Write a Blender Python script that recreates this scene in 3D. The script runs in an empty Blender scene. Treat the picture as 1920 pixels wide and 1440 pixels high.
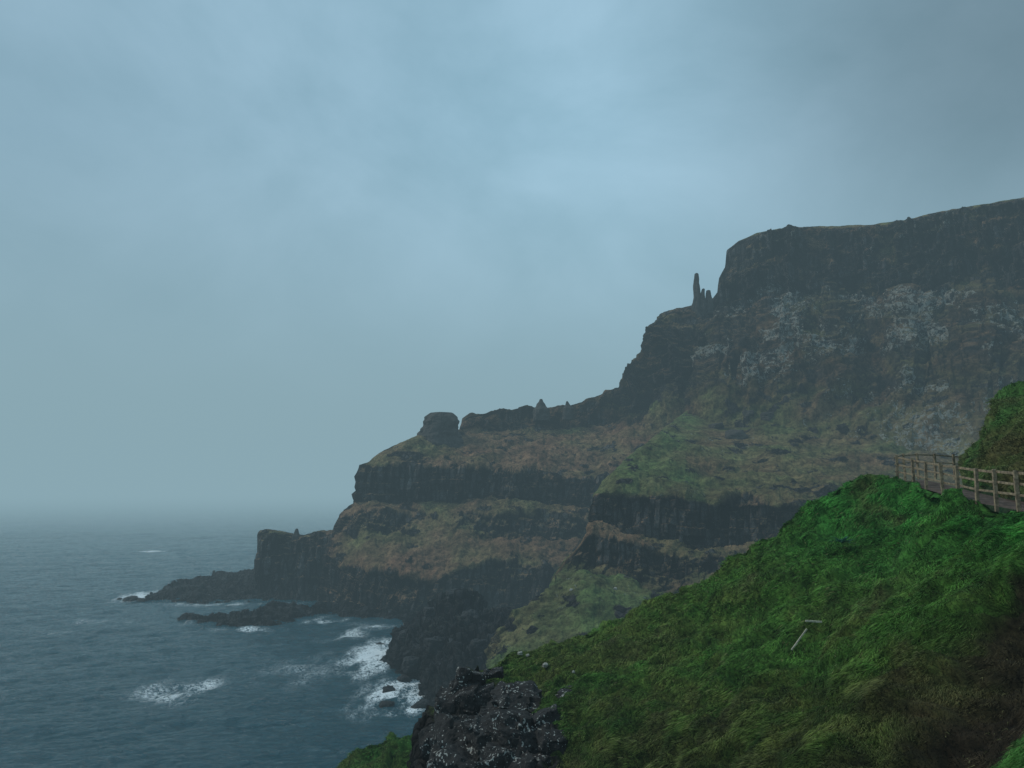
import bpy, math, random
import numpy as np
random.seed(4); rng=np.random.default_rng(7)
sc=bpy.context.scene; COL=sc.collection
H=50.0; F=1423.0; TH=math.atan(190/1423); CT,ST=math.cos(TH),math.sin(TH)

# ------------------------------------------------------------ projection helpers
def ratio(py):
    dy=(720-np.asarray(py,float))/F
    return (ST+dy*CT)/(CT-dy*ST), 1.0/(CT-dy*ST)
def Pt(px,py,Y):
    r,k=ratio(py); px=np.asarray(px,float); Y=np.asarray(Y,float)
    X=(px-960)/F*k*Y
    return np.stack(np.broadcast_arrays(X,Y,H+Y*r),-1)
def Yz(py,z):
    r,_=ratio(py); return (z-H)/r
def proj(P):
    x,y,z=P[...,0],P[...,1],P[...,2]-H
    d=y*CT+z*ST; u=-y*ST+z*CT
    return 960+F*x/d, 720-F*u/d
def sea_pt(px,py,z=0): return Pt(px,py,Yz(py,z))

# ------------------------------------------------------------ noise
def hsh(ix,iy,iz,seed=0):
    with np.errstate(over='ignore'):
        h=(ix.astype(np.int64)*374761393+iy.astype(np.int64)*668265263+iz.astype(np.int64)*1440662683+seed*974634777)&0xFFFFFFFF
        h=((h^(h>>13))*1274126177)&0xFFFFFFFF
        h=((h^(h>>15))*2246822519)&0xFFFFFFFF
        h=h^(h>>16)
    return h/4294967296.0
def vn(x,y,z,seed=0):
    x,y,z=np.broadcast_arrays(np.asarray(x,float),np.asarray(y,float),np.asarray(z,float))
    ix,iy,iz=np.floor(x),np.floor(y),np.floor(z)
    fx,fy,fz=x-ix,y-iy,z-iz
    ix,iy,iz=ix.astype(np.int64),iy.astype(np.int64),iz.astype(np.int64)
    fx=fx*fx*(3-2*fx);fy=fy*fy*(3-2*fy);fz=fz*fz*(3-2*fz)
    r=0
    for a in (0,1):
        wx=fx if a else 1-fx
        for b in (0,1):
            wy=fy if b else 1-fy
            for c in (0,1):
                wz=fz if c else 1-fz
                r=r+wx*wy*wz*hsh(ix+a,iy+b,iz+c,seed)
    return r*2-1
def fbm(x,y,z,o=4,seed=0,g=0.5):
    s=0;a=1;t=0
    for i in range(o):
        s=s+a*vn(x*2.03**i,y*2.03**i,z*2.03**i,seed+i*17);t+=a;a*=g
    return s/t*1.5
def ridged(x,y,z,o=4,seed=0):
    s=0;a=1;t=0
    for i in range(o):
        s=s+a*(1-2*np.abs(vn(x*2.1**i,y*2.1**i,z*2.1**i,seed+i*13)));t+=a;a*=.5
    return s/t
def sst(a,b,x):
    t=np.clip((x-a)/(b-a),0,1); return t*t*(3-2*t)

# ------------------------------------------------------------ tagging
def tag(o,label,cat=None,group=None,kind=None):
    o['label']=label
    if cat:o['category']=cat
    if group:o['group']=group
    if kind:o['kind']=kind
    return o
def empty(name,loc,label,cat,group=None):
    o=bpy.data.objects.new(name,None);COL.objects.link(o);o.location=loc
    tag(o,label,cat,group);return o
def mesh_obj(name,V,faces,mat,parent=None,cols=None,rock=None,smooth=True,pale=None):
    me=bpy.data.meshes.new(name)
    V=np.asarray(V,np.float32)
    if isinstance(faces,np.ndarray):
        n,k=faces.shape
        me.vertices.add(len(V));me.vertices.foreach_set('co',V.ravel())
        me.loops.add(n*k);me.loops.foreach_set('vertex_index',faces.astype(np.int32).ravel())
        me.polygons.add(n);me.polygons.foreach_set('loop_start',np.arange(0,n*k,k,dtype=np.int32))
        me.polygons.foreach_set('loop_total',np.full(n,k,np.int32))
        me.update(calc_edges=True)
    else:
        me.from_pydata([tuple(map(float,v)) for v in V],[],faces)
    me.polygons.foreach_set('use_smooth',np.full(len(me.polygons),smooth,bool))
    if cols is not None:
        a=me.attributes.new('Col','FLOAT_COLOR','POINT')
        c=np.ones((len(V),4),np.float32);c[:,:3]=cols
        if rock is not None:c[:,3]=rock
        a.data.foreach_set('color',c.ravel())
    if pale is not None:
        a=me.attributes.new('Pale','FLOAT','POINT');a.data.foreach_set('value',np.asarray(pale,np.float32).ravel())
    me.materials.append(mat)
    o=bpy.data.objects.new(name,me);COL.objects.link(o)
    if parent is not None:o.parent=parent
    return o

# ------------------------------------------------------------ materials
def newmat(name):
    m=bpy.data.materials.new(name);m.use_nodes=True;nt=m.node_tree;nt.nodes.clear()
    return m,nt,nt.nodes,nt.links
def terrain_mat(name,scale,bump,pale=1.1,wet=0.0,detail_contrast=(0.25,1.8),cell=1.0):
    m,nt,N,L=newmat(name)
    def math_(op,a,b=None,c=None):
        n=N.new('ShaderNodeMath');n.operation=op
        for i,v in enumerate((a,b,c)):
            if v is None:continue
            if isinstance(v,(int,float)):n.inputs[i].default_value=v
            else:L.new(v,n.inputs[i])
        return n.outputs[0]
    out=N.new('ShaderNodeOutputMaterial');b=N.new('ShaderNodeBsdfPrincipled');L.new(b.outputs[0],out.inputs[0])
    at=N.new('ShaderNodeAttribute');at.attribute_name='Col'
    ap=N.new('ShaderNodeAttribute');ap.attribute_name='Pale'
    geo=N.new('ShaderNodeNewGeometry')
    n1=N.new('ShaderNodeTexNoise');n1.inputs['Scale'].default_value=scale;n1.inputs['Detail'].default_value=8;n1.inputs['Roughness'].default_value=.72
    L.new(geo.outputs['Position'],n1.inputs['Vector'])
    mr=N.new('ShaderNodeMapRange');mr.inputs[1].default_value=.32;mr.inputs[2].default_value=.68
    mr.inputs[3].default_value=detail_contrast[0];mr.inputs[4].default_value=detail_contrast[1]
    L.new(n1.outputs[0],mr.inputs[0])
    mp=N.new('ShaderNodeMapping');mp.inputs['Scale'].default_value=(1,1,.12);L.new(geo.outputs['Position'],mp.inputs[0])
    vo=N.new('ShaderNodeTexVoronoi');vo.feature='DISTANCE_TO_EDGE';vo.inputs['Scale'].default_value=cell
    L.new(mp.outputs[0],vo.inputs['Vector'])
    vc=N.new('ShaderNodeTexVoronoi');vc.feature='F1';vc.inputs['Scale'].default_value=cell
    L.new(mp.outputs[0],vc.inputs['Vector'])
    sep=N.new('ShaderNodeSeparateColor');L.new(vc.outputs['Color'],sep.inputs[0])
    vr=N.new('ShaderNodeMapRange');vr.inputs[1].default_value=0;vr.inputs[2].default_value=.16
    L.new(vo.outputs['Distance'],vr.inputs[0])
    joint=math_('MULTIPLY_ADD',vr.outputs[0],.9,.12)
    tone=math_('MULTIPLY_ADD',sep.outputs[0],2.0,.4)
    jt=math_('MULTIPLY',joint,tone)
    k=math_('MULTIPLY',math_('SUBTRACT',jt,1.0),at.outputs['Alpha'])
    k=math_('ADD',k,1.0)
    fac=math_('MULTIPLY',mr.outputs[0],k)
    mul=N.new('ShaderNodeVectorMath');mul.operation='SCALE'
    L.new(at.outputs['Color'],mul.inputs[0]);L.new(fac,mul.inputs['Scale'])
    mp2=N.new('ShaderNodeMapping');mp2.inputs['Scale'].default_value=(1,1,.8);L.new(geo.outputs['Position'],mp2.inputs[0])
    n2=N.new('ShaderNodeTexNoise');n2.inputs['Scale'].default_value=pale*.42;n2.inputs['Detail'].default_value=6;n2.inputs['Roughness'].default_value=.85;n2.inputs['Distortion'].default_value=.5
    L.new(mp2.outputs[0],n2.inputs['Vector'])
    q=math_('MULTIPLY_ADD',ap.outputs['Fac'],.20,n2.outputs[0])
    mrp=N.new('ShaderNodeMapRange');mrp.inputs[1].default_value=.72;mrp.inputs[2].default_value=.755;L.new(q,mrp.inputs[0])
    mrp.inputs[4].default_value=.85
    mx=N.new('ShaderNodeMix');mx.data_type='RGBA';L.new(mrp.outputs[0],mx.inputs[0]);L.new(mul.outputs[0],mx.inputs[6]);mx.inputs[7].default_value=(.34,.34,.30,1)
    ra=math_('MULTIPLY',math_('MULTIPLY_ADD',sep.outputs[1],.8,vr.outputs[0]),math_('MULTIPLY',at.outputs['Alpha'],.6))
    hh=math_('ADD',ra,n1.outputs[0])
    bp=N.new('ShaderNodeBump');bp.inputs['Strength'].default_value=1;bp.inputs['Distance'].default_value=bump
    L.new(hh,bp.inputs['Height']);L.new(bp.outputs[0],b.inputs['Normal'])
    L.new(mx.outputs[2],b.inputs['Base Color'])
    b.inputs['Roughness'].default_value=.9-.5*wet
    b.inputs['Specular IOR Level'].default_value=.12+.4*wet
    return m
M_far=terrain_mat('basalt_and_turf',.5,3.4,cell=.38)
M_shore=terrain_mat('wet_shore_rock',.5,1.8,wet=.15,cell=.4)
M_turf=terrain_mat('turf_soil',2.0,.25,cell=1.6)
M_path=terrain_mat('path_gravel',6.0,.02,cell=6)

def rock_mat(name,base,speck,scale,wet):
    m,nt,N,L=newmat(name)
    out=N.new('ShaderNodeOutputMaterial');b=N.new('ShaderNodeBsdfPrincipled');L.new(b.outputs[0],out.inputs[0])
    geo=N.new('ShaderNodeNewGeometry')
    n1=N.new('ShaderNodeTexNoise');n1.inputs['Scale'].default_value=scale;n1.inputs['Detail'].default_value=9;n1.inputs['Roughness'].default_value=.7
    L.new(geo.outputs['Position'],n1.inputs['Vector'])
    r=N.new('ShaderNodeValToRGB');r.color_ramp.elements[0].position=.3;r.color_ramp.elements[1].position=.72
    r.color_ramp.elements[0].color=(*[c*.4 for c in base],1);r.color_ramp.elements[1].color=(*[c*1.8 for c in base],1)
    L.new(n1.outputs[0],r.inputs[0])
    n2=N.new('ShaderNodeTexNoise');n2.inputs['Scale'].default_value=scale*3.2;n2.inputs['Detail'].default_value=3
    L.new(geo.outputs['Position'],n2.inputs['Vector'])
    n3=N.new('ShaderNodeTexNoise');n3.inputs['Scale'].default_value=scale*.5;n3.inputs['Detail'].default_value=2
    L.new(geo.outputs['Position'],n3.inputs['Vector'])
    ad=N.new('ShaderNodeMath');ad.operation='MULTIPLY_ADD';ad.inputs[1].default_value=.5;L.new(n3.outputs[0],ad.inputs[0]);L.new(n2.outputs[0],ad.inputs[2])
    s=N.new('ShaderNodeMapRange');s.inputs[1].default_value=speck;s.inputs[2].default_value=speck+.03;L.new(ad.outputs[0],s.inputs[0])
    mx=N.new('ShaderNodeMix');mx.data_type='RGBA';L.new(s.outputs[0],mx.inputs[0]);L.new(r.outputs[0],mx.inputs[6]);mx.inputs[7].default_value=(.38,.38,.35,1)
    L.new(mx.outputs[2],b.inputs['Base Color'])
    bp=N.new('ShaderNodeBump');bp.inputs['Strength'].default_value=1;bp.inputs['Distance'].default_value=.5/scale
    L.new(n1.outputs[0],bp.inputs['Height']);L.new(bp.outputs[0],b.inputs['Normal'])
    b.inputs['Roughness'].default_value=.85-.45*wet;b.inputs['Specular IOR Level'].default_value=.2+.3*wet
    return m
M_rockn=rock_mat('lichened_basalt',(.021,.019,.018),.895,2.4,.25)
M_rockf=rock_mat('weathered_basalt',(.050,.045,.040),1.05,.5,0)
M_rocks=rock_mat('wet_basalt',(.014,.015,.016),1.1,.6,.3)
M_white=rock_mat('pale_stone',(.34,.33,.29),2.0,4,0)

# ------------------------------------------------------------ loft of feature lines
BROWN=np.array([.215,.132,.076]);GREEN=np.array([.120,.165,.052]);ROCK=np.array([.036,.034,.033]);RED=np.array([.200,.096,.060])
def hi_mask(Z): return sst(60,95,Z)
def loft(name,x0,x1,dx,rows,subs,iv,mat,clamp=None,back=(),front=(),seed=0,scale=1.0,wob=3.0,disp=None,colfn=None,edge=.22,rim=None):
    xs=np.arange(x0,x1+dx*.5,dx); nx=len(xs)
    ry=[];rY=[]
    for i,(yl,mode,dl) in enumerate(rows):
        y=np.interp(xs,[p[0] for p in yl],[p[1] for p in yl])
        if i>0: y=y+wob*fbm(xs/28,i*7.7+seed,0.5,4,seed)
        if clamp is not None:
            cl=np.interp(xs,[p[0] for p in clamp],[p[1] for p in clamp]); y=np.maximum(y,cl+i*.4)
        if ry: y=np.maximum(y,ry[-1]+.05)
        d=np.interp(xs,[p[0] for p in dl],[p[1] for p in dl]) if dl else 0
        Y=d if mode=='Y' else Yz(y,d)
        ry.append(y);rY.append(Y)
    py=[];iY=[];t=[]
    for i in range(len(rows)-1):
        for k in range(subs[i]):
            a=k/subs[i]
            py.append(ry[i]*(1-a)+ry[i+1]*a);iY.append((1-a)/rY[i]+a/rY[i+1]);t.append(np.full(nx,i+a))
    py.append(ry[-1]);iY.append(1/rY[-1]);t.append(np.full(nx,len(rows)-1.0))
    py=np.array(py);Y=1/np.array(iY);t=np.array(t);px=np.broadcast_to(xs,py.shape)
    P=Pt(px,py,Y)
    nb=len(back)
    if nb:
        top=P[0];B=[]
        for (dY,drop,zmin) in back:
            q=top.copy();f=1+dY/top[:,1];q[:,0]*=f;q[:,1]*=f;q[:,2]=np.maximum(top[:,2]-drop,zmin);B.append(q)
        B=np.array(B)[::-1]
        P=np.concatenate([B,P]);z=np.zeros((nb,nx))
        t=np.concatenate([z,t]);px=np.concatenate([np.tile(xs,(nb,1)),px]);py=np.concatenate([np.tile(py[0],(nb,1)),py])
    for (dY,z) in front:
        q=P[-1].copy();f=1-dY/q[:,1];q[:,0]*=f;q[:,1]*=f;q[:,2]=z
        P=np.concatenate([P,q[None]]);t=np.concatenate([t,t[-1:]]);px=np.concatenate([px,px[-1:]]);py=np.concatenate([py,py[-1:]])
    X_,Y_,Z_=P[...,0],P[...,1],P[...,2]
    tt=np.clip(t+edge*fbm(X_/(9*scale),Y_/(9*scale),Z_/(9*scale),4,seed+5),0,len(iv)-1e-3)
    tt=np.where(t>=len(iv)-.001,len(iv)-.01,tt)
    K=len(iv);att=[]
    for key in ('rock','green','pale','red'):
        vals=np.array([np.interp(xs,[p[0] for p in v.get(key,[(0,0)])],[p[1] for p in v.get(key,[(0,0)])]) if isinstance(v.get(key,0),list) else np.full(nx,float(v.get(key,0))) for v in iv])
        i0=np.clip(np.floor(tt).astype(int),0,K-1);fr=tt-i0
        jj=np.broadcast_to(np.arange(nx),tt.shape)
        v=vals[i0,jj];vp=vals[np.clip(i0-1,0,K-1),jj];vnx=vals[np.clip(i0+1,0,K-1),jj]
        w0=np.clip((.05-fr)/.1,0,.5);w1=np.clip((fr-.95)/.1,0,.5)
        att.append(v*(1-w0-w1)+vp*w0+vnx*w1)
    rock,green,pale,red=att
    rimw=np.ones(P.shape[:2])
    if clamp is not None:
        rimw=.28+.72*sst(0,18,py-py[nb][None,:])
        near_edge=sst(1240,1290,px)*sst(1440,1385,px)
        rimw=rimw*(1-near_edge*.8*sst(90,20,py-py[nb][None,:]))
        cap=sst(5.5,1.0,(py-py[nb][None,:])+3*fbm(X_/12,Y_/12,0,3,seed+2))*(px>(rim or 1e9))
        rock=rock*(1-cap);green=green*(1-cap)+.5*cap;pale=pale*(1-cap)
    def normals(P):
        du=np.gradient(P,axis=1);dv=np.gradient(P,axis=0)
        n=-np.cross(du,dv);l=np.linalg.norm(n,axis=-1,keepdims=True)
        n=np.where(l>1e-7,n/np.maximum(l,1e-9),np.array([0,-1.,0]));return n
    n=normals(P)
    gul=np.zeros(P.shape[:2]);low=np.zeros(P.shape[:2])
    if disp is None:
        s=scale
        u=(X_*.85-Y_*.5)
        hi=hi_mask(Z_)
        # below the top wall the gullies lean and fan outwards
        low=hi*sst(150,128,Z_+10*fbm(u/18,0,0,3,seed+70))*(px>1150)
        wu=u+7*fbm(X_/22,Y_/22,Z_/22,3,seed+77)+low*.45*(Z_-140)
        a=fbm(X_/(11*s),Y_/(11*s),Z_/(26*s),5,seed+1)*3.2+ridged(X_/(5*s),Y_/(5*s),Z_/(30*s),4,seed+2)*1.8
        a+=(hsh(np.floor(u/(2.1*s)),np.floor(Z_/(8*s)+3*hsh(np.floor(u/(2.1*s)),np.floor(u*0),np.floor(u*0),3)),np.floor(u*0),seed)-.5)*2.6
        a+=(hsh(np.floor(Z_/(2.6*s)+fbm(X_/30,Y_/30,0,2,3)),np.floor(u/(16*s)),np.floor(u*0),seed+8)-.5)*1.0
        gul=ridged(wu/26,Z_/90,seed*.1,3,seed+60)
        g2=ridged(wu/9,Y_/60,Z_/24,4,seed+63)
        ledge=hsh(np.floor(Z_/6.5+1.6*fbm(u/22,0,0,3,seed+64)),np.floor(u/40),np.floor(u*0),seed+65)-.5
        big=fbm(wu/7,Y_/7,Z_/5,6,seed+61,.65)
        a=a*(1-.6*low)+hi*(gul*(9.0+4*low)+g2*4.2+ledge*2.8+big*(2.4+2.8*low))
        gul=gul+.5*g2
        c=fbm(X_/(14*s),Y_/(14*s),Z_/(9*s),6,seed+3,.62)*2.5+ridged(X_/(6*s),Y_/(6*s),Z_/(5*s),4,seed+9)*1.1+(ridged(wu/(22*s),Y_/40,Z_/(40*s),4,seed+62))*2.4*s
        c=c+low*(gul*6)
        d=(a*rock+c*(1-rock))*s*rimw
    else: d=disp(P,n,px,py,rock)
    P=P+n*d[...,None]
    n=normals(P)
    X_,Y_,Z_=P[...,0],P[...,1],P[...,2]
    pl=None
    if colfn is None:
        s=scale
        g=np.clip(green+.5*fbm(X_/(16*s),Y_/(16*s),Z_/(10*s),5,seed+21),0,1)[...,None]
        rd=np.clip(red+.5*fbm(X_/(22*s),Y_/(22*s),Z_/(8*s),4,seed+25)*(red>0.02),0,1)[...,None]
        slope=BROWN*(1-g)+GREEN*g; slope=slope*(1-rd)+RED*rd
        r=rock+.8*sst(.3,.55,fbm(X_/(7*s),Y_/(7*s),Z_/(4*s),5,seed+31))-.6*sst(.35,.75,n[...,2])*rock
        r=r-.7*rock*sst(-.1,.35,fbm(X_/10,Y_/10,Z_/5,5,seed+35)-.35*gul)*hi_mask(Z_)
        r=sst(.2,.8,np.clip(r,0,1))[...,None]
        c=slope*(1-r)+ROCK*(1+.6*hi_mask(Z_)[...,None])*r*1.0
        c=c*np.clip(1+.55*fbm(X_/(5*s),Y_/(5*s),Z_/(4*s),5,seed+51),.25,2)[...,None]
        c=c*(1-.40*hi_mask(Z_)*sst(0,.3,rock))[...,None]
        blob=sst(-.35,.3,fbm(X_/18,Y_/18,Z_/14,4,seed+45))
        pl=np.clip(pale*blob*np.clip(.45+.75*gul+.6*fbm(X_/(6*s),Y_/(6*s),Z_/(6*s),4,seed+44),0,1.15),0,1.0)+.2*(pale>.05)*blob
        r=r*(1-.7*low[...,None])
    else: c,r=colfn(P,n,px,py,rock)
    nr=P.shape[0]
    idx=np.arange(nr*nx).reshape(nr,nx)
    fc=np.stack([idx[:-1,:-1],idx[1:,:-1],idx[1:,1:],idx[:-1,1:]],-1).reshape(-1,4)
    o=mesh_obj(name,P.reshape(-1,3),fc,mat,cols=np.clip(c,0.002,1).reshape(-1,3),rock=np.broadcast_to(r[...,0] if r.ndim==3 else r,(nr,nx)).ravel(),pale=None if pl is None else pl.ravel())
    return dict(o=o,P=P,n=n,px=px,py=py,rock=rock,nb=nb,c=c)
def surf(S,px,py):
    a,b=proj(S['P']);d=(a-px)**2+(b-py)**2
    if S['nb']: d[:S['nb']]=1e9
    i=np.unravel_index(np.argmin(d),d.shape);return S['P'][i].copy()

# ------------------------------------------------------------ headland (far body)
SKY=[(484,1096),(487,1000),(490,996),(500,995),(545,1001),(570,1003),(590,997),(612,996),(626,994),(632,980),(640,962),(664,944),(669,925),(674,872),(690,866),(720,846),(760,829),(785,816),(862,806),(868,786),(880,778),(900,776),(945,765),(960,769),(985,760),(1030,764),(1060,760),(1090,753),(1130,737),(1160,725),(1175,700),(1200,665),(1213,640),(1225,618),(1245,595),(1270,583),(1300,574),(1338,560),(1347,548),(1349,522),(1361,500),(1363,470),(1385,452),(1420,438),(1460,430),(1520,425),(1600,424),(1660,420),(1700,412),(1760,400),(1830,388),(1920,373),(2100,350)]
A_rows=[
 (SKY,'Y',[(487,365),(676,363),(790,384),(868,410),(1130,418),(1200,412),(1290,402),(1345,402),(1363,410),(1450,402),(1600,385),(1760,365),(1920,342),(2100,325)]),
 ([(790,816),(868,802),(1000,808),(1130,800),(1180,775),(1290,740),(1345,630),(1363,600),(1400,580),(1440,548),(1500,582),(1560,535),(1620,585),(1700,545),(1760,580),(1830,520),(1920,560),(2100,525)],'Y',[(487,364),(676,362),(790,380),(868,404),(1130,408),(1200,402),(1290,392),(1345,396),(1363,402),(1450,395),(1600,378),(1760,358),(1920,337),(2100,322)]),
 ([(790,822),(868,815),(1000,822),(1130,815),(1180,790),(1290,760),(1345,735),(1450,735),(1600,750),(1760,770),(1920,765),(2100,760)],'Y',[(487,363),(676,361),(790,378),(868,400),(1130,400),(1200,395),(1290,378),(1345,360),(1450,342),(1600,322),(1760,300),(1920,280),(2100,262)]),
 ([(676,868),(720,872),(800,877),(870,880),(950,890),(1050,895),(1140,905),(1300,930),(1500,900),(2100,900)],'Y',[(487,362),(676,360),(720,358),(870,352),(1050,348),(1140,346),(1300,341),(1500,300),(1700,276),(2100,236)]),
 ([(600,990),(667,945),(760,943),(950,940),(1110,955),(1300,980),(2100,1000)],'Y',[(487,360),(667,358),(760,354),(950,345),(1110,342),(1300,337),(1500,297),(1700,273),(2100,233)]),
 ([(600,996),(632,975),(700,962),(770,975),(850,962),(950,965),(1050,968),(1110,985),(2100,1030)],'Y',[(487,359),(632,354),(700,347),(770,345),(950,338),(1110,335),(1500,294),(2100,230)]),
 ([(487,1005),(620,1005),(680,998),(770,1003),(860,1000),(900,1010),(1000,1012),(1090,1020),(2100,1060)],'Y',[(487,358),(620,352),(680,342),(770,338),(900,330),(1090,330),(1500,290),(2100,226)]),
 ([(487,1008),(590,1020),(600,1042),(640,1060),(700,1072),(790,1088),(835,1085),(860,1062),(950,1052),(1060,1062),(2100,1100)],'Y',[(487,356),(600,350),(640,335),(700,316),(790,310),(1060,312),(1500,284),(2100,222)]),
 ([(487,1096),(560,1108),(600,1126),(640,1143),(700,1150),(760,1155),(2100,1155)],'Y',[(487,352),(600,343),(640,318),(700,309),(760,304),(1100,302),(1500,280),(2100,218)]),
]
A_iv=[
 dict(rock=[(676,0.1),(860,.2),(880,.7),(1130,.75),(1180,1),(1400,1)],red=[(860,.5),(1130,.5),(1200,.05),(2100,0)],pale=[(1250,0),(1330,.25),(1420,.5),(1900,.6)],green=.15),
 dict(rock=[(1130,.1),(1180,.7),(1345,.66),(2100,.55)],pale=[(1290,0),(1335,.9),(1450,1.2),(1500,.75),(1560,.85),(1600,1.0),(1660,.7),(1740,1.0),(1820,1.0),(1900,.8)],green=.2),
 dict(rock=[(676,.0),(1200,.05),(1400,.25),(2100,.3)],green=[(676,.2),(1050,.1),(1200,.35),(1300,.7),(1450,.5),(1600,.35)],red=[(700,.15),(1200,.3),(1300,.1),(2100,.1)],pale=[(1300,0),(1400,.4),(1750,.8),(2100,.7)]),
 dict(rock=1.0,pale=.0),
 dict(rock=[(625,1),(660,.1),(2100,.1)],green=.1),
 dict(rock=[(625,1),(640,.75),(765,.8),(790,.0),(840,.0),(860,.75),(1080,.8)],green=.1,pale=[(880,0),(950,.35),(1050,.3)]),
 dict(rock=[(612,1),(640,.0),(1000,.0),(1100,.3)],green=[(600,.2),(700,.35),(820,.1),(1000,.15)],red=.3),
 dict(rock=1.0),
]
A=loft('headland',484,2100,1.35,A_rows,[110,135,80,50,10,24,34,54],A_iv,M_far,clamp=SKY,back=[(25,3,-3),(90,60,-3),(170,200,-3)],front=[(4,-6)],seed=11,rim=1375)
tag(A['o'],'dark misty headland stepping down in basalt cliffs to the sea','headland',kind='structure')

# ------------------------------------------------------------ nearer spur
BS=[(1036,1090),(1060,1058),(1085,1028),(1105,1002),(1110,985),(1113,928),(1120,916),(1145,892),(1170,866),(1210,835),(1250,800),(1290,768),(1350,782),(1500,802),(1700,822),(1950,855)]
B_rows=[
 (BS,'Y',[(1036,236),(1113,250),(1145,262),(1210,290),(1250,325),(1290,374),(1350,362),(1500,330),(1700,302),(1950,272)]),
 ([(1112,925),(1160,923),(1200,930),(1280,928),(1310,938),(1400,945),(1490,952),(1700,970),(1950,980)],'Y',[(1036,236),(1113,246),(1200,243),(1300,238),(1500,230),(1700,220),(1950,205)]),
 ([(1105,985),(1150,990),(1200,1005),(1260,1015),(1300,1035),(1360,1040),(1400,1022),(1480,1010),(1700,1020),(1950,1040)],'Y',[(1036,235),(1113,241),(1200,238),(1300,234),(1500,226),(1700,216),(1950,200)]),
 ([(1095,1003),(1150,1012),(1200,1026),(1260,1040),(1320,1052),(1400,1050),(1700,1060)],'Y',[(1036,234),(1113,235),(1200,230),(1300,226),(1500,218),(1700,208),(1950,192)]),
 ([(1050,1062),(1085,1050),(1130,1058),(1200,1072),(1260,1088),(1400,1085),(1950,1110)],'Y',[(1036,232),(1113,232),(1200,226),(1300,222),(1500,214),(1700,204),(1950,188)]),
 ([(1036,1100),(1150,1100),(1250,1120),(1400,1115),(1950,1140)],'Y',[(1036,224),(1300,214),(1500,205),(1950,180)]),
 ([(1036,1200),(1950,1230)],'Y',[(1036,212),(1300,200),(1950,170)]),
]
B_iv=[
 dict(rock=[(1113,.05),(1300,.1),(1500,.15)],green=[(1113,.95),(1300,.85),(1400,.75),(1600,.6)],pale=[(1113,.5),(1300,.55),(1450,.5),(1600,.3)],red=[(1113,0),(1280,.0),(1330,.3),(1500,.15)]),
 dict(rock=1.0,pale=.2),
 dict(rock=.2,green=.1),
 dict(rock=.95,pale=.0),
 dict(rock=[(1050,.7),(1200,.9),(1400,.4)],green=.35),
 dict(rock=.4,green=.8)]
B=loft('cliff_spur',1036,1950,1.35,B_rows,[100,66,20,36,26,24],B_iv,M_far,clamp=BS,back=[(8,4,-3),(30,25,-3)],front=[(5,-5)],seed=31,edge=.16)
tag(B['o'],'nearer grassy spur over a dark vertical basalt cliff band','spur',kind='structure')

DS=[(915,1215),(940,1176),(965,1150),(1000,1124),(1040,1104),(1066,1084),(1090,1074),(1130,1080),(1180,1090),(1225,1112),(1270,1135),(1400,1165)]
D=loft('grassy_mound',915,1400,1.3,[
 (DS,'Y',[(915,196),(1075,212),(1150,214),(1250,200),(1400,185)]),
 ([(915,1235),(1000,1185),(1100,1150),(1250,1165),(1400,1180)],'Y',[(915,188),(1100,190),(1400,170)]),
 ([(915,1290),(1400,1260)],'Y',[(915,172),(1400,150)])],[50,50],[dict(rock=[(930,.6),(1000,.2),(1400,.15)],green=[(930,.7),(1100,1.0),(1400,.8)],pale=.4),dict(rock=.35,green=.9,pale=.4)],M_far,back=[(6,5,-3),(16,22,-3)],front=[(10,-5)],seed=51,scale=.75)
tag(D['o'],'uneven green slope below the cliff spur, above the dark shore','mound',kind='structure')
# ------------------------------------------------------------ dark rocky shore
ES=[(722,1245),(735,1232),(745,1198),(765,1168),(800,1142),(840,1114),(862,1110),(890,1131),(920,1150),(960,1150),(1010,1170)]
def edisp(P,n,px,py,rock):
    X,Y,Z=P[...,0],P[...,1],P[...,2]
    return ridged(X/6,Y/6,Z/6,5,61)*2.4+fbm(X/14,Y/14,Z/14,3,62)*1.6+(hsh(np.floor(X/2.3),np.floor(Y/2.6),np.floor(Z/2.0),9)-.5)*2.8+(hsh(np.floor(X/1.1+.3*Z),np.floor(Y/1.3),np.floor(Z/1.2),19)-.5)*1.2
def shcol(P,n,px,py,rock):
    X,Y,Z=P[...,0],P[...,1],P[...,2]
    c=np.array([.0125,.0135,.0145])*(1+.6*fbm(X/4,Y/4,Z/3,5,66))[...,None]
    g=(sst(.6,.9,n[...,2])*sst(.2,.6,fbm(X/7,Y/7,Z/7,4,67))*.3*sst(5,12,Z))[...,None]
    return c*(1-g)+np.array([.06,.058,.03])*g,np.ones(px.shape)
E=loft('rocky_shore',722,1010,1.2,[
 (ES,'Y',[(722,226),(745,238),(850,246),(900,236),(1010,215)]),
 ([(722,1250),(740,1238),(780,1230),(850,1200),(1010,1210)],'Y',[(722,222),(800,212),(900,205),(1010,200)]),
 ([(722,1252),(740,1250),(765,1275),(790,1305),(812,1335),(840,1365),(1010,1400)],'z',[(722,-.8),(1010,-.8)])],[60,80],[dict(rock=1,green=.3),dict(rock=1)],M_shore,back=[(5,6,-3),(20,30,-3)],front=[(6,-5)],seed=61,disp=edisp,colfn=shcol)
tag(E['o'],'dark wet boulder shore at the foot of the slope','shore',kind='structure')
def sdisp(P,n,px,py,rock):
    X,Y,Z=P[...,0],P[...,1],P[...,2]
    return -1.0+ridged(X/9,Y/9,Z/5,5,71)*1.3+fbm(X/5,Y/5,Z/3,4,72,.6)*1.4+(hsh(np.floor(X/2.6),np.floor(Y/2.6),np.floor(Z/1.5),9)-.5)*1.8
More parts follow.
